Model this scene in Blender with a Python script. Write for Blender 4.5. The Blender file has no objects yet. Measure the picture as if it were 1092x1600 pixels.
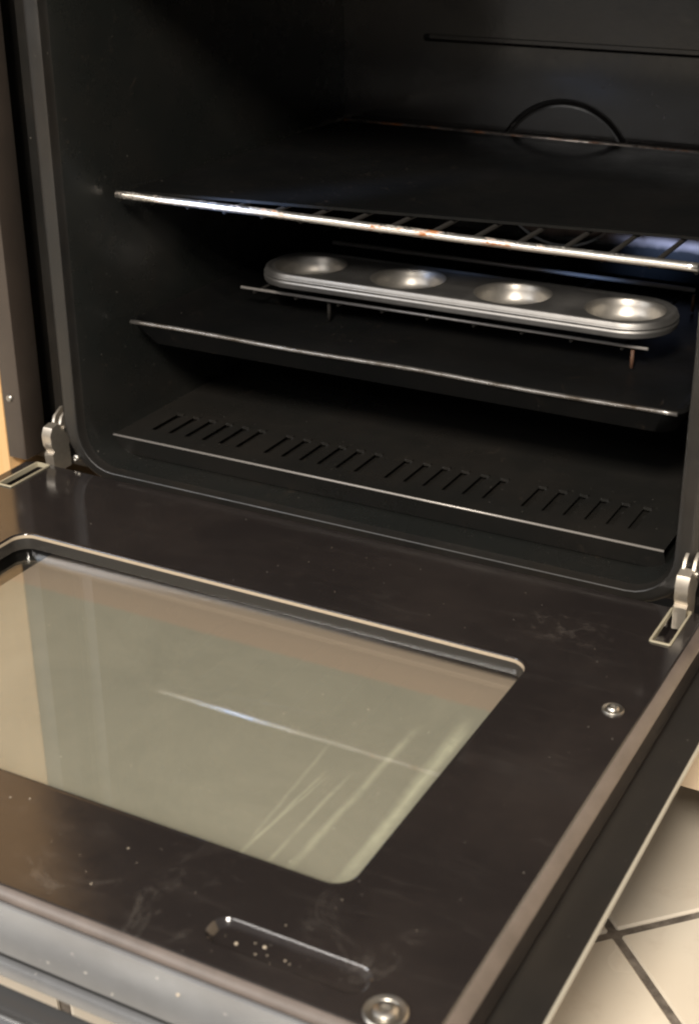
import bpy, bmesh, math, random
from mathutils import Vector, Matrix
random.seed(7)
S = bpy.context.scene
COL = S.collection
R = math.radians
# ------------------------------------------------------------------ camera
cd = bpy.data.cameras.new('camera'); cam = bpy.data.objects.new('camera', cd); COL.objects.link(cam); S.camera = cam
C0 = Vector((0.44763, -0.80899, 0.44100))
d = Vector((-0.42094941, 0.7984806, -0.43038392)).normalized()
r_ = Vector((0.88500034, 0.46558687, -0.00180835)).normalized()
u_ = r_.cross(d).normalized()
M3 = Matrix((r_, u_, -d)).transposed()
cam.matrix_world = Matrix.Translation(C0) @ M3.to_4x4()
cd.sensor_fit = 'VERTICAL'; cd.sensor_height = 36; cd.lens = 2238.39 / 1600 * 36
cd.shift_x = -24.5 / 1600; cd.shift_y = 16.9 / 1600
cd.clip_start = 0.01; cd.clip_end = 50
cd.dof.use_dof = True; cd.dof.focus_distance = 0.98; cd.dof.aperture_fstop = 11
# ------------------------------------------------------------------ world + lamps
W = bpy.data.worlds.new('World'); S.world = W; W.use_nodes = True
W.node_tree.nodes['Background'].inputs[0].default_value = (0.92, 0.90, 0.88, 1)
W.node_tree.nodes['Background'].inputs[1].default_value = 0.34
def area(name, loc, target, size, energy, color, spread=180, sy=None):
    l = bpy.data.lights.new(name, 'AREA'); l.size = size; l.energy = energy; l.color = color
    if sy: l.shape = 'RECTANGLE'; l.size_y = sy
    l.spread = R(spread)
    o = bpy.data.objects.new(name, l); COL.objects.link(o); o.location = loc
    o.rotation_euler = (Vector(target) - Vector(loc)).to_track_quat('-Z', 'Y').to_euler()
    return o
area('ceiling_lamp', (0.66, -2.3, 1.95), (0.1, -0.3, 0.0), 0.5, 165, (1.0, 0.91, 0.79))
area('strip_lamp', (-1.25, -1.9, 1.25), (0.0, 0.1, 0.15), 1.9, 24, (1.0, 0.95, 0.90), sy=0.12)
area('window_daylight', (-1.05, -1.25, 0.95), (-0.1, 0.0, 0.15), 0.16, 1.6, (0.62, 0.78, 1.0), sy=0.2)
sl = bpy.data.lights.new('added_bar_spot', 'SPOT'); sl.energy = 1200; sl.color = (0.36, 0.55, 1.0); sl.spot_size = R(2.0); sl.spot_blend = 1.0; sl.shadow_soft_size = 0.02  # added narrow spot that gives the rack bar its blue glint
so = bpy.data.objects.new('added_bar_spot', sl); COL.objects.link(so); so.location = (-1.156, -1.516, 0.536)
so.rotation_euler = (Vector((-0.124, 0.049, 0.203)) - so.location).to_track_quat('-Z', 'Y').to_euler()
S.view_settings.view_transform = 'Standard'; S.view_settings.look = 'None'
S.view_settings.exposure = 0; S.view_settings.gamma = 1
S.render.engine = 'CYCLES'
S.cycles.pixel_filter_type = 'BLACKMAN_HARRIS'; S.cycles.filter_width = 2.2
S.cycles.max_bounces = 10; S.cycles.transparent_max_bounces = 12

# ------------------------------------------------------------------ material helpers
def mat(name, col, rough=0.5, metal=0.0, ior=1.5, spec=None):
    m = bpy.data.materials.new(name); m.use_nodes = True
    b = m.node_tree.nodes['Principled BSDF']
    b.inputs['Base Color'].default_value = (*col, 1); b.inputs['Roughness'].default_value = rough
    b.inputs['Metallic'].default_value = metal; b.inputs['IOR'].default_value = ior
    if spec is not None: b.inputs['Specular IOR Level'].default_value = spec
    return m
class NT:
    def __init__(s, m): s.m = m; s.t = m.node_tree; s.b = s.t.nodes['Principled BSDF']; s.tc = s.t.nodes.new('ShaderNodeTexCoord')
    def link(s, a, b): s.t.links.new(a, b)
    def noise(s, scale, detail=4, rough=0.6, stretch=(1, 1, 1), off=(0, 0, 0), dist=0):
        mp = s.t.nodes.new('ShaderNodeMapping'); mp.inputs['Scale'].default_value = stretch; mp.inputs['Location'].default_value = off
        s.link(s.tc.outputs['Object'], mp.inputs[0])
        n = s.t.nodes.new('ShaderNodeTexNoise'); n.inputs['Scale'].default_value = scale
        n.inputs['Detail'].default_value = detail; n.inputs['Roughness'].default_value = rough; n.inputs['Distortion'].default_value = dist
        s.link(mp.outputs[0], n.inputs['Vector']); return n.outputs['Fac']
    def ramp(s, fac, stops):
        rp = s.t.nodes.new('ShaderNodeValToRGB'); e = rp.color_ramp.elements
        while len(e) < len(stops): e.new(0.5)
        for i, (p, c) in enumerate(stops):
            e[i].position = p; e[i].color = (c, c, c, 1) if not hasattr(c, '__len__') else (*c, 1)
        s.link(fac, rp.inputs[0]); return rp.outputs[0]
    def mix(s, fac, a, b):
        n = s.t.nodes.new('ShaderNodeMix'); n.data_type = 'RGBA'
        for sock, v in ((n.inputs[0], fac), (n.inputs[6], a), (n.inputs[7], b)):
            if hasattr(v, 'is_linked'): s.link(v, sock)
            elif hasattr(v, '__len__'): sock.default_value = (*v, 1)
            else: sock.default_value = v
        return n.outputs[2]
    def math(s, op, a, b=0.0, c=None):
        n = s.t.nodes.new('ShaderNodeMath'); n.operation = op
        for i, v in enumerate((a, b) if c is None else (a, b, c)):
            if hasattr(v, 'is_linked'): s.link(v, n.inputs[i])
            else: n.inputs[i].default_value = v
        return n.outputs[0]
    def xyz(s):
        n = s.t.nodes.new('ShaderNodeSeparateXYZ'); s.link(s.tc.outputs['Object'], n.inputs[0]); return n.outputs
    def bump(s, h, strength=0.2, dist=0.001):
        n = s.t.nodes.new('ShaderNodeBump'); n.inputs['Strength'].default_value = strength; n.inputs['Distance'].default_value = dist
        s.link(h, n.inputs['Height']); s.link(n.outputs[0], s.b.inputs['Normal'])

m_last = []
def enamel(name, base, dusty_or_lightened, rough=(0.08, 0.28), ior=1.55, specks=0.0):
    m = mat(name, base, 0.15, ior=ior); n = NT(m)
    a = n.noise(9, 6, 0.65); c = n.ramp(a, [(0.42, 0.0), (0.75, 1.0)])
    col = n.mix(c, base, dusty_or_lightened)
    if specks:
        f = n.noise(420, 2, 0.5); g = n.ramp(f, [(0.76 - specks, 0.0), (0.80 - specks, 1.0)])
        col = n.mix(n.math('MULTIPLY', g, 0.35), col, (0.25, 0.23, 0.2))
    spl = n.ramp(n.noise(55, 6, 0.8, off=(2, 9, 4), dist=0.8), [(0.60, 0.0), (0.70, 1.0)])
    spl = n.math('MULTIPLY', spl, n.ramp(n.noise(8, 3, 0.6, off=(6, 1, 8)), [(0.45, 0.0), (0.62, 0.7)]))
    col = n.mix(spl, col, (0.045, 0.033, 0.024))
    n.link(col, n.b.inputs['Base Color'])
    b = n.noise(14, 5, 0.7, off=(3, 1, 2)); n.link(n.math('ADD', n.ramp(b, [(0.35, rough[0]), (0.7, rough[1])]), n.math('MULTIPLY', spl, 0.25)), n.b.inputs['Roughness'])
    n.bump(n.noise(160, 3, 0.6), 0.05, 0.0006)
    m_last.clear(); m_last.extend((n, col))
    return m
M_cav = enamel('black_cavity_enamel', (0.009, 0.0098, 0.0092), (0.014, 0.013, 0.0115), (0.22, 0.36), 1.5, 0.02)
M_back = enamel('lightened_back_enamel', (0.017, 0.0155, 0.0148), (0.026, 0.0225, 0.020), (0.10, 0.22), 1.7, 0.02)  # lightened copy of the cavity enamel, reflected floor light painted in
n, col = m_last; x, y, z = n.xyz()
# painted brown patch imitating the mirror-lit back wall behind the rack gap
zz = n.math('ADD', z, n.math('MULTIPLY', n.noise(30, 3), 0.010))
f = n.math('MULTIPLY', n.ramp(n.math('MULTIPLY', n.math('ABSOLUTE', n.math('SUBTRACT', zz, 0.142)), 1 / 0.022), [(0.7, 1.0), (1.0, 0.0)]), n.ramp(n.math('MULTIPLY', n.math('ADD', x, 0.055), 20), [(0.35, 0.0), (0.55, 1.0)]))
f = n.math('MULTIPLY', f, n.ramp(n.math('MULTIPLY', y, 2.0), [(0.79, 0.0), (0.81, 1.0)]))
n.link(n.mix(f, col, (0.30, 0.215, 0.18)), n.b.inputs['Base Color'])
M_frame = enamel('black_front_enamel', (0.010, 0.0096, 0.009), (0.018, 0.015, 0.012), (0.28, 0.5), 1.5, 0.01)
M_trimbrown = enamel('brown_grey_side_trim', (0.035, 0.027, 0.022), (0.05, 0.038, 0.03), (0.3, 0.5), 1.5)
M_frit = mat('black_printed_glass', (0.026, 0.024, 0.022), 0.12)

# door inner panel: dark brown enamel with grease smears and dust
M_door = mat('brown_black_door_enamel', (0.03, 0.021, 0.019), 0.12, ior=1.6)
n = NT(M_door); x, y, z = n.xyz()
a = n.ramp(n.noise(7, 6, 0.7, off=(1, 4, 0)), [(0.45, 0.0), (0.8, 1.0)])
col = n.mix(a, (0.0150, 0.0125, 0.0120), (0.026, 0.021, 0.019))
wipe = n.ramp(n.noise(16, 6, 0.75, stretch=(1, 5, 1), off=(3, 3, 0), dist=0.7), [(0.55, 0.0), (0.8, 1.0)])
col = n.mix(n.math('MULTIPLY', wipe, 0.06), col, (0.20, 0.18, 0.16))
sm = n.math('MULTIPLY', n.ramp(n.noise(26, 6, 0.75, dist=1.2, off=(5, 5, 0)), [(0.56, 0.0), (0.74, 1.0)]), n.ramp(n.math('MULTIPLY', y, -1.0), [(0.33, 0.0), (0.40, 1.0)]))
col = n.mix(n.math('MULTIPLY', sm, 0.13), col, (0.30, 0.27, 0.24))
# wiped residue near the upper right of the door
dx = n.math('MULTIPLY', n.math('SUBTRACT', x, 0.195), 1 / 0.035); dy = n.math('MULTIPLY', n.math('ADD', y, 0.068), 1 / 0.022)
rr = n.math('ADD', n.math('MULTIPLY', dx, dx), n.math('MULTIPLY', dy, dy))
spot = n.math('MULTIPLY', n.ramp(rr, [(0.2, 1.0), (1.0, 0.0)]), n.ramp(n.noise(90, 5, 0.7), [(0.52, 0.0), (0.72, 1.0)]))
col = n.mix(n.math('MULTIPLY', spot, 0.13), col, (0.30, 0.26, 0.23))
sp = n.ramp(n.noise(380, 2, 0.5, off=(9, 2, 0)), [(0.755, 0.0), (0.79, 1.0)])
col = n.mix(n.math('MULTIPLY', sp, 0.5), col, (0.35, 0.32, 0.28))
n.link(col, n.b.inputs['Base Color'])
n.link(n.ramp(n.noise(11, 6, 0.7, off=(2, 7, 1)), [(0.35, 0.06), (0.72, 0.24)]), n.b.inputs['Roughness'])
n.bump(n.noise(120, 3, 0.6), 0.04, 0.0006)

M_bevel = mat('highlit_brown_edge', (0.17, 0.13, 0.11), 0.34); n = NT(M_bevel)  # bevel coloured lighter to hold its highlight
n.link(n.mix(n.ramp(n.noise(40, 5, 0.7), [(0.35, 0.0), (0.7, 1.0)]), (0.105, 0.086, 0.076), (0.07, 0.057, 0.050)), n.b.inputs['Base Color'])
M_ledge = enamel('black_side_ledge', (0.013, 0.012, 0.0112), (0.018, 0.0155, 0.0135), (0.3, 0.5), 1.35, 0.01)
M_glassedge = mat('pale_glass_edge', (0.30, 0.29, 0.25), 0.3)

# window: clear inner pane
def thin_glass(name, tint, rough=0.03):
    m = bpy.data.materials.new(name); m.use_nodes = True; t = m.node_tree; t.nodes.clear()
    o = t.nodes.new('ShaderNodeOutputMaterial'); mx = t.nodes.new('ShaderNodeMixShader')
    tr = t.nodes.new('ShaderNodeBsdfTransparent'); tr.inputs[0].default_value = (*tint, 1)
    gl = t.nodes.new('ShaderNodeBsdfGlossy'); gl.inputs['Roughness'].default_value = rough
    lw = t.nodes.new('ShaderNodeLayerWeight'); lw.inputs['Blend'].default_value = 0.5
    pw = t.nodes.new('ShaderNodeMath'); pw.operation = 'POWER'; pw.inputs[1].default_value = 5; t.links.new(lw.outputs['Facing'], pw.inputs[0])
    fr = t.nodes.new('ShaderNodeMath'); fr.operation = 'MULTIPLY_ADD'; fr.inputs[1].default_value = 0.9; fr.inputs[2].default_value = 0.07; t.links.new(pw.outputs[0], fr.inputs[0])
    t.links.new(fr.outputs[0], mx.inputs[0]); t.links.new(tr.outputs[0], mx.inputs[1]); t.links.new(gl.outputs[0], mx.inputs[2])
    t.links.new(mx.outputs[0], o.inputs[0]); return m
M_pane = thin_glass('clear_inner_pane', (0.93, 0.94, 0.92), 0.015)
M_surround = mat('cream_zinc_surround', (0.42, 0.38, 0.28), 0.4, 0.3)
M_paleedge = mat('pale_enamel_edge', (0.26, 0.245, 0.23), 0.35, 0.4)
# lower pane: heat reflecting beige-grey coating with streaks
M_coat = mat('beige_grey_coated_glass', (0.3, 0.28, 0.23), 0.35, spec=0.03); n = NT(M_coat); x, y, z = n.xyz()
g = n.ramp(n.noise(9, 7, 0.72, dist=0.6), [(0.3, 0.0), (0.75, 1.0)])
col = n.mix(g, (0.25, 0.235, 0.202), (0.325, 0.30, 0.255))
# brown tinted band at the hinge side, edge wavering a little
ed = n.math('ADD', y, n.math('MULTIPLY', n.noise(300, 2), 0.004))
band = n.ramp(n.math('MULTIPLY', n.math('ADD', ed, 0.160), 30), [(0.58, 0.0), (0.70, 1.0)])
col = n.mix(band, col, (0.325, 0.255, 0.21))
# wipe streaks running from hinge side to handle side
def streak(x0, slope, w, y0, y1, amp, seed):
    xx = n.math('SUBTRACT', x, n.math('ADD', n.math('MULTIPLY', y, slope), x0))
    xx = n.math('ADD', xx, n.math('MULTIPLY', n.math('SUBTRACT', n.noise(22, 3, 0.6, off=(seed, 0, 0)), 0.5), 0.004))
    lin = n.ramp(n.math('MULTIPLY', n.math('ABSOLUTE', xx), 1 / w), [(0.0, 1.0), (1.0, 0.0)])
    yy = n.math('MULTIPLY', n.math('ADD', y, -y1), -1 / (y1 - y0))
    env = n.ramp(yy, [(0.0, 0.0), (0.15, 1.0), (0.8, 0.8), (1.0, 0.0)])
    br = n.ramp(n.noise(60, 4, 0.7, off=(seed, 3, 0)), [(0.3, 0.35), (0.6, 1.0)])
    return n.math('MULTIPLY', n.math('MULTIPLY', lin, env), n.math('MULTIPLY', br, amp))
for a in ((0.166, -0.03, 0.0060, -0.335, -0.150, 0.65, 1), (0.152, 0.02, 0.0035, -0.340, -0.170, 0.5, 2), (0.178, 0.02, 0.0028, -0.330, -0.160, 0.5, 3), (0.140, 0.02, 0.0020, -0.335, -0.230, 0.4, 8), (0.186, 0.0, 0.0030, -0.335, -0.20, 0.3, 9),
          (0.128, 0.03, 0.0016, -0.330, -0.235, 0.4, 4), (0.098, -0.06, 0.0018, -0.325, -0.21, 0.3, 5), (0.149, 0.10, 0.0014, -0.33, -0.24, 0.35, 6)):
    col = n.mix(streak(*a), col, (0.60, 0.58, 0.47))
sp = n.ramp(n.noise(330, 2, 0.5, off=(4, 4, 4)), [(0.765, 0.0), (0.79, 1.0)])
col = n.mix(n.math('MULTIPLY', sp, 0.6), col, (0.7, 0.68, 0.6))
n.link(col, n.b.inputs['Base Color'])

def brushed(name, c1, c2, rough, sc=(1, 60, 60), metal=1.0):
    m = mat(name, c1, rough, metal); k = NT(m)
    f = k.noise(18, 4, 0.6, stretch=sc); k.link(k.mix(f, c1, c2), k.b.inputs['Base Color'])
    k.link(k.ramp(k.noise(8, 5, 0.7), [(0.3, rough * 0.8), (0.7, rough * 1.3)]), k.b.inputs['Roughness'])
    return m
M_alu = mat('dusty_grey_door_cap', (0.36, 0.36, 0.365), 0.38, 0.35); n = NT(M_alu)
col = n.mix(n.ramp(n.noise(12, 6, 0.65), [(0.35, 0.0), (0.7, 1.0)]), (0.225, 0.235, 0.25), (0.165, 0.17, 0.18))
col = n.mix(n.ramp(n.noise(260, 2, 0.5), [(0.72, 0.0), (0.77, 1.0)]), col, (0.7, 0.68, 0.64))
n.link(col, n.b.inputs['Base Color'])
M_steel = brushed('bright_screw_steel', (0.46, 0.44, 0.40), (0.33, 0.31, 0.28), 0.38)
M_hinge = brushed('galvanised_hinge_steel', (0.62, 0.57, 0.49), (0.42, 0.37, 0.31), 0.34, (20, 20, 20), 0.85)
M_chrome = brushed('chrome_handle_edge', (0.75, 0.75, 0.76), (0.65, 0.65, 0.66), 0.15)
M_tin = brushed('grey_metal_tin', (0.37, 0.36, 0.35), (0.27, 0.26, 0.25), 0.42, (10, 10, 10), 0.95)
M_cup = brushed('bright_tin_cup', (0.48, 0.455, 0.42), (0.34, 0.32, 0.29), 0.42, (10, 10, 10), 0.9)
M_dull = mat('dark_tin_underside', (0.016, 0.015, 0.015), 0.7, 0.0)  # near-black outer skin of the cups
# rusty wire
def wire(name, clean, rough, lo, hi, soot=0.0, under=False):
    m = mat(name, clean, rough, 0.9); k = NT(m)
    f = k.ramp(k.noise(34, 5, 0.75, stretch=(1, 3, 3)), [(lo, 0.0), (hi, 1.0)])
    c = k.mix(f, clean, (0.33, 0.115, 0.03))
    f2 = k.ramp(k.noise(60, 5, 0.75, stretch=(1, 3, 3), off=(7, 0, 0)), [(0.55 - soot, 0.0), (0.72 - soot, 1.0)])
    c = k.mix(f2, c, (0.035, 0.025, 0.018)); k.link(c, k.b.inputs['Base Color'])
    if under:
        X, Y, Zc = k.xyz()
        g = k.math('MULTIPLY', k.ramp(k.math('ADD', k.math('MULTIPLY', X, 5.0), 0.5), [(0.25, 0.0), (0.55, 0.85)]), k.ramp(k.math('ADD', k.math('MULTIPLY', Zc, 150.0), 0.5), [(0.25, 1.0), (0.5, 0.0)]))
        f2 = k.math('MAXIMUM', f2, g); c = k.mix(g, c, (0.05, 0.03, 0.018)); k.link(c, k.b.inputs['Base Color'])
    k.link(k.math('SUBTRACT', 0.95, k.math('MAXIMUM', f, f2)), k.b.inputs['Metallic'])
    k.link(k.math('ADD', rough, k.math('MULTIPLY', f, 0.3)), k.b.inputs['Roughness']); k.bump(k.noise(400, 3), 0.3, 0.0006)
    return m
M_bar = wire('rusty_chrome_bar', (0.92, 0.88, 0.82), 0.24, 0.55, 0.65, -0.03, True)
M_wire = mat('sooty_rack_wire', (0.008, 0.007, 0.006), 0.8, spec=0.2)
M_rear = wire('rusty_rear_wire', (0.45, 0.4, 0.36), 0.3, 0.50, 0.6, 0.08)
M_trivet = mat('dull_trivet_wire', (0.55, 0.52, 0.50), 0.42, 0.6)
M_rustleg = mat('rusty_leg', (0.07, 0.032, 0.016), 0.7)
M_tray = enamel('black_tray_enamel', (0.0038, 0.0040, 0.0041), (0.0065, 0.006, 0.0055), (0.35, 0.5), 1.22, 0.012)
M_rim = mat('highlit_tray_rim', (0.30, 0.28, 0.26), 0.3, 0.8); n = NT(M_rim)  # rim colour carries the specular line along the tray front
n.link(n.mix(n.ramp(n.noise(50, 5, 0.7, stretch=(1, 4, 4)), [(0.4, 0.0), (0.65, 1.0)]), (0.26, 0.25, 0.24), (0.08, 0.065, 0.05)), n.b.inputs['Base Color'])
# wood
M_wood = mat('honey_wood', (0.62, 0.40, 0.19), 0.4); n = NT(M_wood)
g = n.noise(6, 5, 0.6, stretch=(14, 14, 0.8), dist=0.8)
n.link(n.mix(g, (0.70, 0.46, 0.23), (0.52, 0.31, 0.13)), n.b.inputs['Base Color'])
M_cream = mat('cream_cabinet_front', (0.72, 0.58, 0.42), 0.4); n = NT(M_cream)
n.link(n.mix(n.noise(4, 5, 0.6), (0.74, 0.60, 0.44), (0.66, 0.53, 0.38)), n.b.inputs['Base Color'])
M_plinth = mat('brown_grey_plinth', (0.20, 0.165, 0.125), 0.6)
# floor tile
M_tile = mat('cream_floor_tile', (0.6, 0.52, 0.42), 0.3); n = NT(M_tile)
c = n.mix(n.ramp(n.noise(3.0, 5, 0.6), [(0.3, 0.0), (0.7, 1.0)]), (0.72, 0.66, 0.56), (0.64, 0.57, 0.47))
c = n.mix(n.ramp(n.noise(40, 5, 0.7), [(0.55, 0.0), (0.8, 0.35)]), c, (0.48, 0.40, 0.31)); n.link(c, n.b.inputs['Base Color'])
n.link(n.ramp(n.noise(10, 4), [(0.3, 0.16), (0.7, 0.32)]), n.b.inputs['Roughness']); n.bump(n.noise(30, 4), 0.05, 0.001)
M_grout = mat('dark_grout', (0.10, 0.08, 0.065), 0.9); n = NT(M_grout)
n.link(n.mix(n.ramp(n.noise(45, 5, 0.7), [(0.4, 0.0), (0.65, 1.0)]), (0.085, 0.07, 0.058), (0.22, 0.19, 0.16)), n.b.inputs['Base Color'])
M_crumb = mat('pale_crumb', (0.42, 0.36, 0.28), 0.7)
M_dark = mat('matt_black_plastic', (0.02, 0.02, 0.02), 0.45)
M_handle = mat('dark_grey_handle', (0.035, 0.035, 0.036), 0.35)

# ------------------------------------------------------------------ mesh helpers
FLAT = set()
def link(name, bm, m, parent=None, smooth=False, auto=None):
    bmesh.ops.recalc_face_normals(bm, faces=bm.faces)
    bm.faces.ensure_lookup_table(); flat = [i for i, f in enumerate(bm.faces) if f in FLAT or len(f.verts) > 8]; FLAT.clear()
    me = bpy.data.meshes.new(name); bm.to_mesh(me); bm.free()
    for k in (m if isinstance(m, (list, tuple)) else [m]): me.materials.append(k)
    if smooth or auto:
        for p in me.polygons: p.use_smooth = True
        if auto:
            me.set_sharp_from_angle(angle=R(auto))
        for i in flat: me.polygons[i].use_smooth = False
    o = bpy.data.objects.new(name, me); COL.objects.link(o)
    if parent is not None: o.parent = parent
    return o
def tag(o, label, cat=None, group=None, kind=None):
    if label: o['label'] = label
    if cat: o['category'] = cat
    if group: o['group'] = group
    if kind: o['kind'] = kind
    return o
def empty(name, label, cat, loc=(0, 0, 0)):
    o = bpy.data.objects.new(name, None); COL.objects.link(o); o.location = loc; o.empty_display_size = 0.05
    return tag(o, label, cat)
def box(bm, x0, x1, y0, y1, z0, z1, bev=0.0, seg=2, mi=0):
    vs = [bm.verts.new((x, y, z)) for x in (x0, x1) for y in (y0, y1) for z in (z0, z1)]
    fs = [bm.faces.new([vs[i] for i in q]) for q in ((0, 1, 3, 2), (4, 6, 7, 5), (0, 4, 5, 1), (2, 3, 7, 6), (0, 2, 6, 4), (1, 5, 7, 3))]
    for f in fs: f.material_index = mi
    if bev:
        es = list({e for f in fs for e in f.edges})
        bmesh.ops.bevel(bm, geom=es, offset=bev, segments=seg, affect='EDGES', profile=0.5)
def rr(x0, x1, y0, y1, rad, n=7):
    pts = []
    for cx, cy, a0 in ((x1 - rad, y1 - rad, 0), (x0 + rad, y1 - rad, 90), (x0 + rad, y0 + rad, 180), (x1 - rad, y0 + rad, 270)):
        for i in range(n + 1):
            a = R(a0 + 90 * i / n); pts.append((cx + rad * math.cos(a), cy + rad * math.sin(a)))
    return pts
def loopv(bm, pts, f): return [bm.verts.new(f(*p)) for p in pts]
def stitch(bm, a, b, mi=0):
    n = len(a); out = []
    for i in range(n):
        fc = bm.faces.new((a[i], a[(i + 1) % n], b[(i + 1) % n], b[i])); fc.material_index = mi; out.append(fc)
    return out
def closed_edges(bm, vs):
    n = len(vs); out = []
    for i in range(n):
        e = bm.edges.get((vs[i], vs[(i + 1) % n])) or bm.edges.new((vs[i], vs[(i + 1) % n])); out.append(e)
    return out
def fill_holes(bm, loops, mi=0):
    es = [e for l in loops for e in closed_edges(bm, l)]
    g = bmesh.ops.triangle_fill(bm, edges=es, use_beauty=True)
    for f in g['geom']:
        if isinstance(f, bmesh.types.BMFace):
            f.material_index = mi; FLAT.add(f)
def tube(bm, pts, rad, seg=10, caps=True, flat=1.0):
    pts = [Vector(p) for p in pts]; rings = []
    for i, p in enumerate(pts):
        t = (pts[min(i + 1, len(pts) - 1)] - pts[max(i - 1, 0)]).normalized()
        s = t.cross(Vector((0, 0, 1)))
        if s.length < 1e-3: s = Vector((1, 0, 0))
        s.normalize(); w = s.cross(t)
        rings.append([bm.verts.new(p + s * rad * math.cos(2 * math.pi * k / seg) + w * rad * flat * math.sin(2 * math.pi * k / seg)) for k in range(seg)])
    for a, b in zip(rings, rings[1:]): stitch(bm, a, b)
    if caps: bm.faces.new(rings[0][::-1]); bm.faces.new(rings[-1])
def tube_loop(bm, pts, rad, seg=8):
    pts = [Vector(p) for p in pts]; n = len(pts); rings = []
    for i, p in enumerate(pts):
        t = (pts[(i + 1) % n] - pts[i - 1]).normalized(); s = t.cross(Vector((0, 0, 1))).normalized(); w = s.cross(t)
        rings.append([bm.verts.new(p + s * rad * math.cos(2 * math.pi * k / seg) + w * rad * math.sin(2 * math.pi * k / seg)) for k in range(seg)])
    for i in range(n): stitch(bm, rings[i], rings[(i + 1) % n])
def lathe(bm, prof, c, seg=24, cap=True, mi=0):
    rings = [[bm.verts.new((c[0] + r * math.cos(2 * math.pi * k / seg), c[1] + r * math.sin(2 * math.pi * k / seg), c[2] + z)) for k in range(seg)] for r, z in prof]
    for a, b in zip(rings, rings[1:]): stitch(bm, a, b, mi)
    if cap: f = bm.faces.new(rings[-1]); f.material_index = mi

# ------------------------------------------------------------------ floor
FZ = -0.25
floor = bpy.data.objects.new('floor', None)
bm = bmesh.new(); box(bm, -2.8, 2.6, -5.2, 1.2, FZ - 0.06, FZ - 0.0025)
floor = link('floor', bm, M_grout); tag(floor, None, kind='structure')
TU = 0.375; GAP = 0.0065
O = Vector((0.237, -0.036))           # a grout crossing
u2 = Vector((math.cos(R(45.5)), math.sin(R(45.5)))); v2 = Vector((-u2.y, u2.x))
bm = bmesh.new(); h = (TU - GAP) / 2; box(bm, -h, h, -h, h, -0.008, 0.0, 0.0015, 1)
tile0 = None
for i in range(-14, 15):
    for j in range(-14, 15):
        c = O + u2 * TU * (i + 0.5) + v2 * TU * (j + 0.5)
        if not (-2.6 < c.x < 1.6 and -5.0 < c.y < 0.5): continue
        if tile0 is None: t = tile0 = link('tile', bm, M_tile, floor)
        else: t = tile0.copy(); COL.objects.link(t)
        t.parent = floor; t.location = (c.x, c.y, FZ + random.uniform(-0.0004, 0.0004)); t.rotation_euler = (0, 0, R(45.5))

# ------------------------------------------------------------------ oven
XL, XR = -0.228, 0.243           # opening
CL, CR = -0.2165, 0.2304         # cavity walls
ZT = 0.40; YB = 0.41
oven = empty('oven', 'black built-in oven with its door hanging open flat over the tiled floor', 'oven')
# front frame with raised bead round the opening
bm = bmesh.new()
fy = 0.034
out = rr(-0.279, 0.287, -0.010, 0.455, 0.002)
F = lambda yy: (lambda a, b: (a, yy, b))
O0 = loopv(bm, out, F(fy))
prof = [(0.0175, fy), (0.0168, 0.004), (0.0150, 0.0005), (0.0125, -0.0012), (0.009, -0.0018), (0.0045, -0.0018), (0.0014, -0.0024), (0.0004, -0.0020), (0.0, -0.0010), (-0.0002, 0.003), (-0.0015, 0.006)]
L = [loopv(bm, rr(XL - o, XR + o, 0.0 - o * 0.6, ZT + o, max(0.030 + o, 0.01)), F(yy)) for o, yy in prof]; 
fill_holes(bm, [O0, L[0]])
for a, b in zip(L, L[1:]): stitch(bm, a, b)
link('front_frame', bm, M_frame, oven, auto=40)
# cavity: flares from the opening to the box, closed at the back with an embossed fan ring and groove
bm = bmesh.new()
def cl(x0, x1, z0, z1, rad, yy): return loopv(bm, rr(x0, x1, z0, z1, rad), F(yy))
c = [cl(XL + 0.0015, XR - 0.0015, 0.0004, ZT - 0.0015, 0.029, 0.006), cl(XL + 0.0035, XR - 0.0035, 0.0006, ZT - 0.004, 0.028, 0.012),
     cl(XL + 0.0075, XR - 0.0080, 0.0012, ZT - 0.008, 0.026, 0.04), cl(CL, CR, 0.0016, ZT - 0.01, 0.026, 0.10), cl(CL, CR, 0.0016, ZT - 0.01, 0.026, YB - 0.0004),
     cl(CL + 0.0004, CR - 0.0004, 0.0044, ZT - 0.0104, 0.026, YB)]
for a, b in zip(c, c[1:]): stitch(bm, a, b)
# fan ring
fc = (0.004, 0.171)
def circ(rad): return [(fc[0] + rad * math.cos(2 * math.pi * k / 48), fc[1] + rad * math.sin(2 * math.pi * k / 48)) for k in range(48)]
cav_last = [tuple(v.co) for v in c[-1]]
link('cavity', bm, M_cav, oven, auto=35)
bm = bmesh.new(); cb = [bm.verts.new(p) for p in cav_last]
rings = [loopv(bm, circ(r), F(yy)) for r, yy in ((0.0660, YB), (0.0652, YB + 0.003), (0.0632, YB + 0.0035), (0.0618, YB + 0.001), (0.0608, YB - 0.0006), (0.059, YB - 0.001))]
for a, b in zip(rings, rings[1:]): stitch(bm, a, b)
bm.faces.new(rings[-1])
# groove
gr = [loopv(bm, rr(-0.135 + o, 0.122 - o, 0.2775 + o, 0.2840 - o, 0.0030 - o), F(yy)) for o, yy in ((0, YB), (0.0006, YB + 0.006), (0.0016, YB + 0.007))]
for a, b in zip(gr, gr[1:]): stitch(bm, a, b)
bm.faces.new(gr[-1])
fill_holes(bm, [cb, rings[0], gr[0]])
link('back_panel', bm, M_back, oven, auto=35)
# embossed shelf ridges on the side walls
for zz in (0.1975, 0.098):
    for xs, s in ((CL, 1), (CR, -1)):
        bm = bmesh.new()
        tube(bm, [(xs - s * 0.004, 0.075, zz), (xs, 0.11, zz), (xs, 0.38, zz), (xs - s * 0.002, 0.386, zz)], 0.0030, 10)
        link('shelf_ridge', bm, M_cav, oven, smooth=True)
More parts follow.
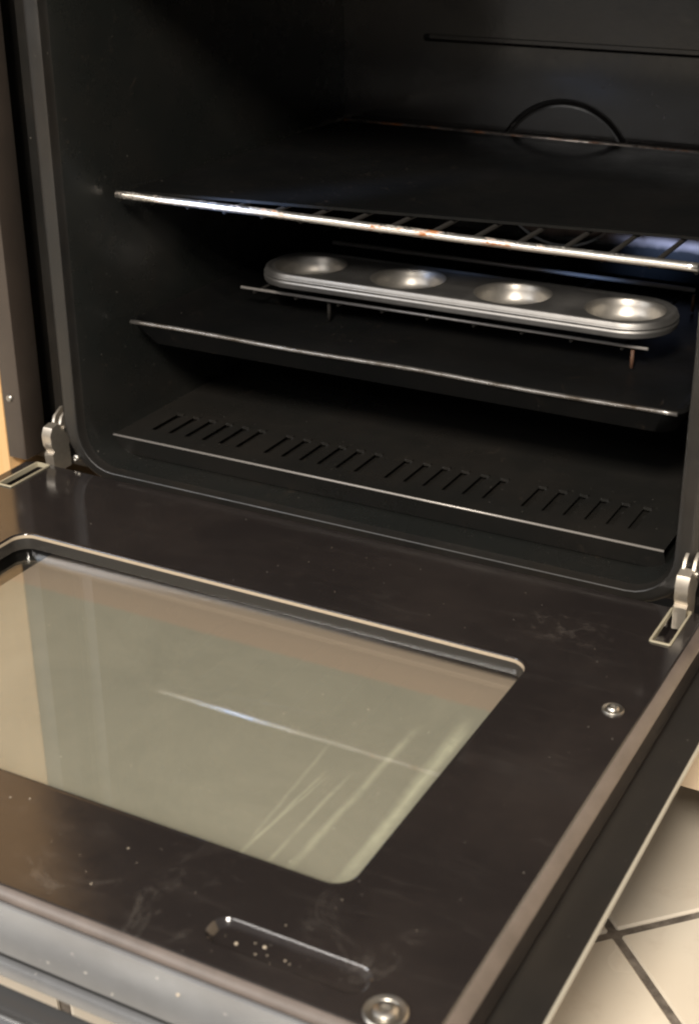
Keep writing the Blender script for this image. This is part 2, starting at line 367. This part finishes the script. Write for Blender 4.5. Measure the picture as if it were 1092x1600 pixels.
# bottom plate with slots
bm = bmesh.new()
PX0, PX1, PY0, PY1, PZ = -0.212, 0.2300, 0.0217, 0.40, 0.0217
slots = []
pitch = 0.0155
for g0 in (-0.1915, -0.089, 0.0135, 0.1205):
    for k in range(6):
        slots.append(g0 + k * pitch)
ys0, ys1, sw = 0.043, 0.080, 0.0052
def quad(a, b, cc, dd, z=PZ):
    bm.faces.new([bm.verts.new((p[0], p[1], z)) for p in (a, b, cc, dd)])
quad((PX0, PY0), (PX1, PY0), (PX1, ys0), (PX0, ys0)); quad((PX0, ys1), (PX1, ys1), (PX1, PY1), (PX0, PY1))
cur = PX0
for s_ in slots:
    quad((cur, ys0), (s_, ys0), (s_, ys1), (cur, ys1)); cur = s_ + sw
quad((cur, ys0), (PX1, ys0), (PX1, ys1), (cur, ys1))
# folded front edge and slightly raised bright fold
bm.faces.new([bm.verts.new(p) for p in ((PX0, PY0 - 0.0009, PZ), (PX1, PY0 - 0.0009, PZ), (PX1, PY0 + 0.010, 0.0022), (PX0, PY0 + 0.010, 0.0022))])
# shallow dark slot bottoms under the openings
bm.faces.new([bm.verts.new(p) for p in ((PX0 + 0.004, ys0 - 0.003, PZ - 0.0035), (PX1 - 0.004, ys0 - 0.003, PZ - 0.0035), (PX1 - 0.004, ys1 + 0.003, PZ - 0.0035), (PX0 + 0.004, ys1 + 0.003, PZ - 0.0035))])
for s_ in slots:
    box(bm, s_ - 0.0004, s_ + sw + 0.0004, ys1 - 0.0012, ys1 + 0.0012, PZ - 0.001, PZ + 0.0012)
link('bottom_plate', bm, enamel('plate_enamel', (0.010, 0.0098, 0.009), (0.016, 0.014, 0.012), (0.25, 0.4), 1.5, 0.02), oven, auto=35)
bp = bpy.data.objects['bottom_plate']
bm = bmesh.new(); tube(bm, [(PX0, PY0 - 0.0006, PZ - 0.0003), (PX1, PY0 - 0.0006, PZ - 0.0003)], 0.0009, 8); link('pale_edge', bm, M_paleedge, bp, smooth=True)  # thin pale line along the plate's front fold
# side trims with screws, housing
for x0, x1, sx in ((-0.2972, -0.2792, -0.2895), (0.2872, 0.2972, 0.291)):
    bm = bmesh.new(); box(bm, x0, x1, -0.006, 0.02, -0.004, 0.60, 0.0012)
    tr = link('side_trim', bm, M_trimbrown, oven, auto=40)
    bm = bmesh.new(); lathe(bm, [(0.0030, 0.0), (0.0030, 0.0008), (0.0022, 0.0017), (0.0008, 0.0015), (0.0006, 0.0009)], (0, 0, 0), 16)
    bmesh.ops.transform(bm, matrix=Matrix.Translation((sx, -0.006, 0.047)) @ Matrix.Rotation(R(90), 4, 'X'), verts=bm.verts)
    link('screw', bm, M_steel, tr, auto=40)
bm = bmesh.new()
for b in ((-0.296, -0.290, 0.021, 0.52, -0.012, 0.60), (0.290, 0.296, 0.021, 0.52, -0.012, 0.60), (-0.290, 0.290, 0.021, 0.52, 0.594, 0.60), (-0.290, 0.290, 0.021, 0.52, -0.012, -0.006), (-0.290, 0.290, 0.514, 0.52, -0.006, 0.594)):
    box(bm, *b)
box(bm, -0.2788, 0.2868, 0.006, 0.018, 0.456, 0.60, 0.001)
link('housing', bm, M_frame, oven)

# ---- door
DY0, DY1 = -0.012, -0.4165       # hinge side, handle side
bm = bmesh.new()
Z = lambda zz: (lambda a, b: (a, b, zz))
def ring_xy(x0, x1, y0, y1, rad, zz, n=7): return loopv(bm, rr(x0, x1, y0, y1, rad, n), Z(zz))
ox0, ox1 = -0.272, 0.268
o = [ring_xy(ox0, ox1, DY1, DY0, 0.006, 0.0), ring_xy(ox0 - .0012, ox1 + .0012, DY1 - .0010, DY0 + .001, 0.007, -0.0004)]
o2 = [ring_xy(ox0 - .0052, ox1 + .0072, DY1 - .0048, DY0 + .002, 0.008, -0.0036)]
o3 = [ring_xy(ox0 - .0058, ox1 + .0076, DY1 - .0052, DY0 + .0025, 0.008, -0.0050), ring_xy(ox0 - .0058, ox1 + .0076, DY1 - .005, DY0 + .0025, 0.008, -0.021)]
stitch(bm, o[0], o[1], 0); stitch(bm, o[1], o2[0], 1); stitch(bm, o2[0], o3[0], 1); stitch(bm, o3[0], o3[1], 0)
WX0, WX1, WY0, WY1 = -0.193, 0.193, -0.3452, -0.1150
w = [ring_xy(WX0 - e, WX1 + e, WY0 - e, WY1 + e, 0.012 + e, zz) for e, zz in ((0.0022, 0.0), (0.0014, 0.0001), (0.0005, 0.00005), (0.0, -0.0003), (-0.0004, -0.0010))]
for i, (a, b) in enumerate(zip(w, w[1:])): stitch(bm, a, b, 0)
w2 = [ring_xy(WX0 + 0.0008, WX1 - 0.0008, WY0 + 0.0008, WY1 - 0.0008, 0.012, -0.0030), ring_xy(WX0 + 0.0008, WX1 - 0.0008, WY0 + 0.0008, WY1 - 0.0008, 0.012, -0.0115)]
stitch(bm, w[-1], w2[0], 2); stitch(bm, w2[0], w2[1], 3)
slot_loops = []
for sx0, sx1 in ((0.2485, 0.2600), (-0.2615, -0.2500)):
    a = [ring_xy(sx0, sx1, -0.059, -0.0135, 0.0015, 0.0, 3), ring_xy(sx0, sx1, -0.059, -0.0135, 0.0015, -0.014, 3)]
    stitch(bm, *a, 0); bm.faces.new(a[1]); slot_loops.append(a[0])
# pressed finger recess near the handle edge
rec = [ring_xy(0.150 + e, 0.231 - e, -0.4045 + e * 0.8, -0.3865 - e * 0.6, 0.0075 - e * 0.6, zz) for e, zz in ((0, 0.0), (0.0012, -0.0008), (0.0034, -0.0034))]
for a, b in zip(rec, rec[1:]): stitch(bm, a, b, 0)
bm.faces.new(rec[-1])
fill_holes(bm, [o[0], w[0], rec[0]] + slot_loops, 0)
M_lip = mat('tan_lip', (0.30, 0.245, 0.18), 0.3)
door = link('door', bm, [M_door, M_bevel, M_lip, M_frit], oven, auto=50)
tag(door, 'brown-black inner face of the open door with a large window')
bm = bmesh.new(); box(bm, WX0 - 0.010, WX1 + 0.010, WY0 - 0.010, WY1 + 0.010, -0.0127, -0.0117)
pane = link('window_pane', bm, M_pane, door)
# outer glass: printed black, coated window field a little proud of it, pale ground edge
bm = bmesh.new()
og = (-0.297, 0.2968, -0.4200, -0.006)
a = ring_xy(*og, 0.004, -0.0250); b = ring_xy(og[0] - .0012, og[1] + .0012, og[2] - .0012, og[3] + .0012, 0.005, -0.0262)
c2 = ring_xy(og[0] - .0012, og[1] + .0012, og[2] - .0012, og[3] + .0012, 0.005, -0.0288); e2 = ring_xy(*og, 0.004, -0.0300)
bm.faces.new(a).material_index = 0; stitch(bm, a, b, 1); stitch(bm, b, c2, 1); stitch(bm, c2, e2, 1); bm.faces.new(e2[::-1]).material_index = 0
link('outer_glass', bm, [M_ledge, M_glassedge], door, auto=40)
bm = bmesh.new(); box(bm, -0.184, 0.215, -0.372, -0.0900, -0.0250 + 0.0003, -0.0246, 0.0)
link('coated_field', bm, M_coat, door)
# spacer walls between inner panel and outer glass
for b in ((-0.270, -0.262, -0.41, -0.02, -0.0247, -0.0212), (0.262, 0.270, -0.41, -0.02, -0.0247, -0.0212)):
    bm = bmesh.new(); box(bm, *b); link('spacer', bm, M_dark, door)
# grey cap along the handle edge: upper face, groove, lower face
bm = bmesh.new()
box(bm, -0.296, 0.296, -0.4245, -0.4217, -0.0355, -0.0052, 0.0007)
box(bm, -0.296, 0.296, -0.4260, -0.4217, -0.0490, -0.0400, 0.0008)
link('edge_cap', bm, M_alu, door, auto=40)
bm = bmesh.new(); box(bm, -0.295, 0.295, -0.4216, -0.4205, -0.048, -0.006); link('groove', bm, M_dark, door)
# handle
bm = bmesh.new(); box(bm, -0.25, 0.25, -0.4500, -0.4375, -0.056, -0.0380, 0.002)
hd = link('handle', bm, M_handle, door, auto=40)
for xx in (-0.235, 0.235):
    bm = bmesh.new(); box(bm, xx - 0.012, xx + 0.012, -0.4374, -0.4262, -0.0485, -0.0405, 0.001); 
    k = link('handle_post', bm, M_handle, door)
bm = bmesh.new(); tube(bm, [(-0.25, -0.4550, -0.0450), (0.25, -0.4550, -0.0450)], 0.0062, 20)
link('handle_chrome', bm, M_chrome, door, smooth=True)
# screws in the door
def door_screw(cx, cy, ro, ri, name):
    bm = bmesh.new()
    lathe(bm, [(ro, 0.0), (ro, 0.0006), (ro * 0.93, 0.0013), (ri * 1.35, 0.0009), (ri * 1.22, 0.0002), (ri * 1.1, 0.0002), (ri * 1.08, 0.0016), (ri * 0.85, 0.0026), (ri * 0.55, 0.0028)], (cx, cy, 0.0), 32, cap=False)
    star = []
    vs = []
    for k in range(32):
        pass
    lathe(bm, [(ri * 0.55, 0.0028), (ri * 0.42, 0.0012), (ri * 0.1, 0.0010)], (cx, cy, 0.0), 6, cap=True)
    return link(name, bm, M_steel, door, auto=35)
door_screw(0.253, -0.143, 0.0063, 0.0034, 'screw')
door_screw(0.2445, -0.4065, 0.0098, 0.0050, 'screw')
door_screw(-0.253, -0.143, 0.0063, 0.0034, 'screw')
# metal surround of the hinge slots
for sx0, sx1 in ((0.2485, 0.2600), (-0.2615, -0.2500)):
    bm = bmesh.new()
    a = ring_xy(sx0 - 0.0014, sx1 + 0.0010, -0.0600, -0.0130, 0.0015, 0.0003, 3); b = ring_xy(sx0 - 0.0012, sx1 + 0.0008, -0.0598, -0.0131, 0.0015, 0.0012, 3)
    c2 = ring_xy(sx0 + 0.0002, sx1 - 0.0002, -0.0588, -0.0137, 0.0012, 0.0012, 3); e2 = ring_xy(sx0 + 0.0003, sx1 - 0.0003, -0.0587, -0.0138, 0.0012, -0.0025, 3)
    stitch(bm, a, b); stitch(bm, b, c2); stitch(bm, c2, e2)
    link('slot_surround', bm, M_surround, door, auto=40)
# hinge arms: two cheeks with a web
def hinge(xc, dy):
    outl = [(-0.0200, -0.010), (-0.0210, 0.006), (-0.0185, 0.0075), (-0.0215, 0.013), (-0.0220, 0.022), (-0.0190, 0.0275), (-0.0120, 0.0290), (-0.0090, 0.0270), (-0.0060, 0.0330), (0.002, 0.0375), (0.034, 0.0350),
            (0.034, 0.014), (0.004, 0.016), (-0.001, 0.008), (0.0, 0.000), (0.0, -0.010)]
    bm = bmesh.new()
    for x0, x1 in ((xc - 0.0042, xc - 0.0022), (xc + 0.0022, xc + 0.0042)):
        A = [bm.verts.new((x0, y + dy, z)) for y, z in outl]; B = [bm.verts.new((x1, y + dy, z)) for y, z in outl]
        stitch(bm, A, B); bm.faces.new(A); bm.faces.new(B)
    # web along the front edge
    fr = outl[:7]
    A = [bm.verts.new((xc - 0.0022, y + dy + 0.0002, z)) for y, z in fr]; B = [bm.verts.new((xc + 0.0022, y + dy + 0.0002, z)) for y, z in fr]
    A2 = [bm.verts.new((xc - 0.0022, y + dy + 0.0018, z)) for y, z in fr]; B2 = [bm.verts.new((xc + 0.0022, y + dy + 0.0018, z)) for y, z in fr]
    for i in range(len(fr) - 1):
        bm.faces.new((A[i], A[i + 1], B[i + 1], B[i])); bm.faces.new((A2[i], A2[i + 1], B2[i + 1], B2[i]))
    bmesh.ops.bevel(bm, geom=[e for e in bm.edges if len(e.link_faces) == 2 and e.calc_face_angle(0) > 1.2], offset=0.0004, segments=1, affect='EDGES')
    a = link('hinge_arm', bm, M_hinge, oven, auto=40)
    bm = bmesh.new(); tube(bm, [(xc - 0.0055, dy - 0.004, 0.023), (xc + 0.0055, dy - 0.004, 0.023)], 0.0026, 14)
    link('rivet', bm, M_steel, a, auto=40)
    return a
hinge(0.2545, 0.0); hinge(-0.2560, 0.015)
# small screw heads on the frame next to the arms
for xx, zz in ((-0.232, 0.006), (0.268, 0.016)):
    bm = bmesh.new(); lathe(bm, [(0.0028, 0), (0.0027, 0.0012), (0.0016, 0.0020), (0.0006, 0.0014)], (0, 0, 0), 14)
    bmesh.ops.transform(bm, matrix=Matrix.Translation((xx, -0.0015 if xx < 0 else fy, zz)) @ Matrix.Rotation(R(90), 4, 'X'), verts=bm.verts)
    link('screw', bm, M_steel, oven, auto=40)

# ------------------------------------------------------------------ upper oven rack
RZ = 0.203
rack = empty('oven_rack', 'upper wire oven rack with a thick shiny front bar spotted with rust', 'rack', (0, 0.05, RZ)); 
inv = Matrix.Translation((0, -0.05, -RZ))
def rl(name, bm, m, parent=rack, inv=inv):
    bmesh.ops.transform(bm, matrix=inv, verts=bm.verts); return link(name, bm, m, parent, smooth=True)
bm = bmesh.new(); N = 60
tube(bm, [(-0.2130 + 0.4400 * i / N, 0.0495 + 0.0002 * math.sin(i * 0.8), RZ + 0.0004 * math.sin(i * 0.11)) for i in range(N + 1)], 0.0029, 14)
rl('front_bar', bm, M_bar)
bm = bmesh.new(); tube(bm, [(-0.2120, 0.402, RZ), (0.227, 0.402, RZ)], 0.0018, 10); rl('rear_bar', bm, M_rear)
for xs in (-0.2110, 0.2255):
    bm = bmesh.new(); tube(bm, [(xs, 0.050, RZ - 0.003), (xs, 0.401, RZ - 0.003)], 0.0016, 10); rl('side_bar', bm, M_wire)
xr = -0.182
while xr < 0.21:
    bm = bmesh.new(); tube(bm, [(xr, 0.0500, RZ - 0.0030), (xr, 0.4010, RZ - 0.0030)], 0.00165, 8); rl('rod', bm, M_wire); xr += 0.0315

sheet = empty('black_rack_sheet', 'flat black sheet lying on the upper rack behind its shiny front bar', 'liner sheet', (0, 0.26, RZ))  # flat solid-black sheet covering the rack behind the front bar
bm = bmesh.new()
def sheet_loop(e, zz):
    pts = []
    for x_, y_ in rr(-0.2105 + e, 0.2225 - e, 0.060 + e, 0.3925 - e, 0.010):
        k_ = (0.3925 - y_) / 0.3325; pts.append((x_, y_ + k_ * (x_ + 0.2105) / 0.433 * 0.060))
    return loopv(bm, pts, Z(zz))
sl = [sheet_loop(e, zz) for e, zz in ((0.004, RZ - 0.0010), (0.0, RZ - 0.0006), (0.0, RZ + 0.0014), (0.0012, RZ + 0.0018), (0.006, RZ + 0.0008), (0.012, RZ + 0.0006))]
for a, b in zip(sl, sl[1:]): stitch(bm, a, b)
bm.faces.new(sl[-1]); bm.faces.new(sl[0])
bmesh.ops.translate(bm, vec=(0, -0.26, -RZ), verts=bm.verts)
link('sheet', bm, M_tray, sheet, auto=40)
# ------------------------------------------------------------------ black tray on the middle level
tray = empty('baking_tray', 'black enamel tray on the middle level with a thin front rim coloured as a bright highlight', 'tray', (0, 0.2, 0.09))
bm = bmesh.new()
tl = [ring_xy(CL + 0.003 + e, CR - 0.004 - e, 0.0495 + e, 0.385 - e, 0.014, zz) for e, zz in ((0.0, 0.1045), (0.002, 0.1062), (0.0045, 0.1045), (0.010, 0.094), (0.0145, 0.0890), (0.020, 0.0880))]
for a, b in zip(tl, tl[1:]): stitch(bm, a, b)
bm.faces.new(tl[-1])
bl = [ring_xy(CL + 0.003, CR - 0.004, 0.0495, 0.385, 0.014, 0.1040), ring_xy(CL + 0.0120, CR - 0.0130, 0.0590, 0.376, 0.013, 0.0875), ring_xy(CL + 0.020, CR - 0.020, 0.0690, 0.365, 0.012, 0.0865)]
for a, b in zip(bl, bl[1:]): stitch(bm, a, b)
bm.faces.new(bl[-1])
bmesh.ops.translate(bm, vec=(0, -0.2, -0.09), verts=bm.verts)
link('pan', bm, M_tray, tray, auto=50)
bm = bmesh.new(); tube(bm, [(CL + 0.008 + 0.438 * i / 40 * 0.985, 0.0490, 0.1056 + 0.0005 * math.sin(i * 0.35)) for i in range(41)], 0.0017, 10)
bmesh.ops.translate(bm, vec=(0, -0.2, -0.09), verts=bm.verts)
link('front_rim', bm, M_rim, tray, smooth=True)

# ------------------------------------------------------------------ low wire trivet standing in the tray
TZ = 0.1065
tv = empty('wire_trivet', 'low wire trivet standing in the black tray under the muffin tin', 'trivet', (0, 0.24, 0.088))
it = Matrix.Translation((0, -0.24, -0.088))
TX0, TX1, TY0, TY1 = -0.182, 0.166, 0.166, 0.329
for name, y_, x0, x1, rd in (('front_bar', TY0, TX0, TX1, 0.0012), ('rear_bar', TY1, TX0 - 0.003, TX1 - 0.012, 0.0019)):
    bm = bmesh.new(); tube(bm, [(x0, y_, TZ), (x1, y_, TZ)], rd, 10); rl(name, bm, M_trivet, tv, it)
for k in range(9):
    xx = TX0 + 0.012 + k * 0.0395
    bm = bmesh.new(); tube(bm, [(xx, TY0, TZ - 0.003), (xx, TY1, TZ - 0.003)], 0.0012, 8); rl('rod', bm, M_wire, tv, it)
for xx in (-0.100, TX1 - 0.012):
    for yy in (TY0 + 0.002, TY1 - 0.003):
        bm = bmesh.new(); tube(bm, [(xx, yy, TZ - 0.003), (xx, yy, 0.0895)], 0.0015, 10); rl('leg', bm, M_rustleg if xx > 0 else M_wire, tv, it)

# ------------------------------------------------------------------ muffin tin
PZr = 0.1280
tin = empty('muffin_tin', 'grey metal four-cup muffin tin standing on the wire trivet inside the oven', 'muffin tin', (0, 0.18, TZ))
im = Matrix.Translation((0, -0.18, -TZ))
px0, px1, py0, py1 = -0.1610, 0.1780, 0.1480, 0.2210
cups = [(-0.1255, 0.1840), (-0.0370, 0.1840), (0.0520, 0.1840), (0.1410, 0.1840)]
CRD = 0.0295
bm = bmesh.new()
orad = 0.0335
bz = lambda e, zz, rd: ring_xy(px0 - e, px1 + e, py0 - e, py1 + e, rd, zz, 10)
t0 = bz(-0.004, PZr, orad - 0.004)
hl = []
for cx, cy in cups:
    hl.append([bm.verts.new((cx + CRD * math.cos(2 * math.pi * k / 40), cy + CRD * math.sin(2 * math.pi * k / 40), PZr)) for k in range(40)])
fill_holes(bm, [t0] + hl)
rim = [t0] + [bz(e, PZr + zz, orad + e) for e, zz in ((-0.0028, 0.0010), (-0.0012, 0.0012), (0.0002, 0.0002), (0.0003, -0.0020), (0.0014, -0.0026), (0.0018, -0.0036), (0.0010, -0.0048), (0.0016, -0.0056), (0.0020, -0.0070), (0.0010, -0.0084), (0.0014, -0.0096), (0.0006, -0.0106), (-0.001, -0.0108))]
for a, b in zip(rim, rim[1:]): stitch(bm, a, b)
bmesh.ops.transform(bm, matrix=im, verts=bm.verts)
link('tray_top', bm, M_tin, tin, auto=60)
first = None
for cx, cy in cups:
    if first is None:
        bm = bmesh.new()
        lathe(bm, [(CRD + 0.0008, 0.0005), (CRD, 0.0002), (CRD - 0.001, -0.0012), (CRD - 0.0022, -0.0055), (CRD - 0.0036, -0.0105), (CRD - 0.0062, -0.0145), (CRD - 0.0100, -0.0165), (CRD - 0.0145, -0.0170), (0.004, -0.0172)], (0, 0, 0), 40)
        lathe(bm, [(CRD + 0.0006, -0.0014), (CRD - 0.0010, -0.0060), (CRD - 0.0028, -0.0112), (CRD - 0.0054, -0.0154), (CRD - 0.0095, -0.0174), (CRD - 0.0140, -0.0179), (0.004, -0.0180)], (0, 0, 0), 40, mi=1)
        first = o_ = link('cup', bm, [M_cup, M_dull], tin, smooth=True)
    else:
        o_ = first.copy(); COL.objects.link(o_); o_.parent = tin
    o_.location = (cx, cy - 0.18, PZr - TZ)

# ------------------------------------------------------------------ neighbours
wc = empty('wooden_cabinet', 'honey coloured wooden cabinet side standing left of the oven', 'cabinet', (-0.45, 0, FZ))
bm = bmesh.new(); box(bm, -0.149, 0.1505, -0.004, 0.5, 0.10, 1.15, 0.002); link('side_panel', bm, M_wood, wc, auto=40)
bm = bmesh.new(); box(bm, -0.149, 0.1505, 0.05, 0.5, 0.0, 0.0995); link('plinth', bm, M_plinth, wc)
cc = empty('cream_cabinet', 'cream kitchen cabinet front to the right of and below the oven', 'cabinet', (0.6, 0, FZ))
bm = bmesh.new(); box(bm, -0.900, -0.2990, -0.002, 0.016, 0.111, 0.232, 0.0015); link('lower_panel', bm, M_cream, cc, auto=40)
bm = bmesh.new(); box(bm, -0.2970, 0.30, -0.002, 0.016, 0.111, 1.10, 0.0015); link('cabinet_door', bm, M_cream, cc, auto=40)
bm = bmesh.new(); box(bm, -0.899, 0.30, 0.0165, 0.5, 0.105, 0.110); link('carcass_base', bm, M_plinth, cc, auto=40)
bm = bmesh.new(); box(bm, -0.2965, 0.30, 0.0165, 0.5, 0.1105, 1.10); link('carcass', bm, M_cream, cc, auto=40)
bm = bmesh.new(); box(bm, -0.899, 0.30, 0.20, 0.22, 0.0, 0.1045); link('plinth', bm, M_plinth, cc)

# ------------------------------------------------------------------ crumbs on the door
bm = bmesh.new()
def crumb(x, y, z, s):
    g = bmesh.ops.create_icosphere(bm, subdivisions=1, radius=s)
    for v in g['verts']: v.co = Vector((x, y, z)) + Vector((v.co.x * random.uniform(0.7, 1.3), v.co.y * random.uniform(0.7, 1.3), v.co.z * 0.6 + s * 0.4))
for i in range(18):
    crumb(random.uniform(-0.02, 0.24), random.uniform(-0.412, -0.352), 0.0, random.choice((0.0002, 0.0002, 0.0003, 0.0005)))
for i in range(8):
    crumb(random.uniform(0.162, 0.215), random.uniform(-0.402, -0.390), -0.0036, random.choice((0.0004, 0.0005, 0.0009)))
for i in range(12):
    crumb(random.uniform(0.0, 0.27), random.uniform(-0.12, -0.03), 0.0, 0.00022)
for i in range(10):
    crumb(random.uniform(-0.15, 0.17), random.uniform(-0.33, -0.13), -0.0117, random.choice((0.0003, 0.0004)))
crumb(0.152, -0.4247, -0.016, 0.0010)
cr = link('crumbs', bm, M_crumb); tag(cr, 'pale crumbs and specks scattered over the open oven door', 'crumbs', kind='stuff')
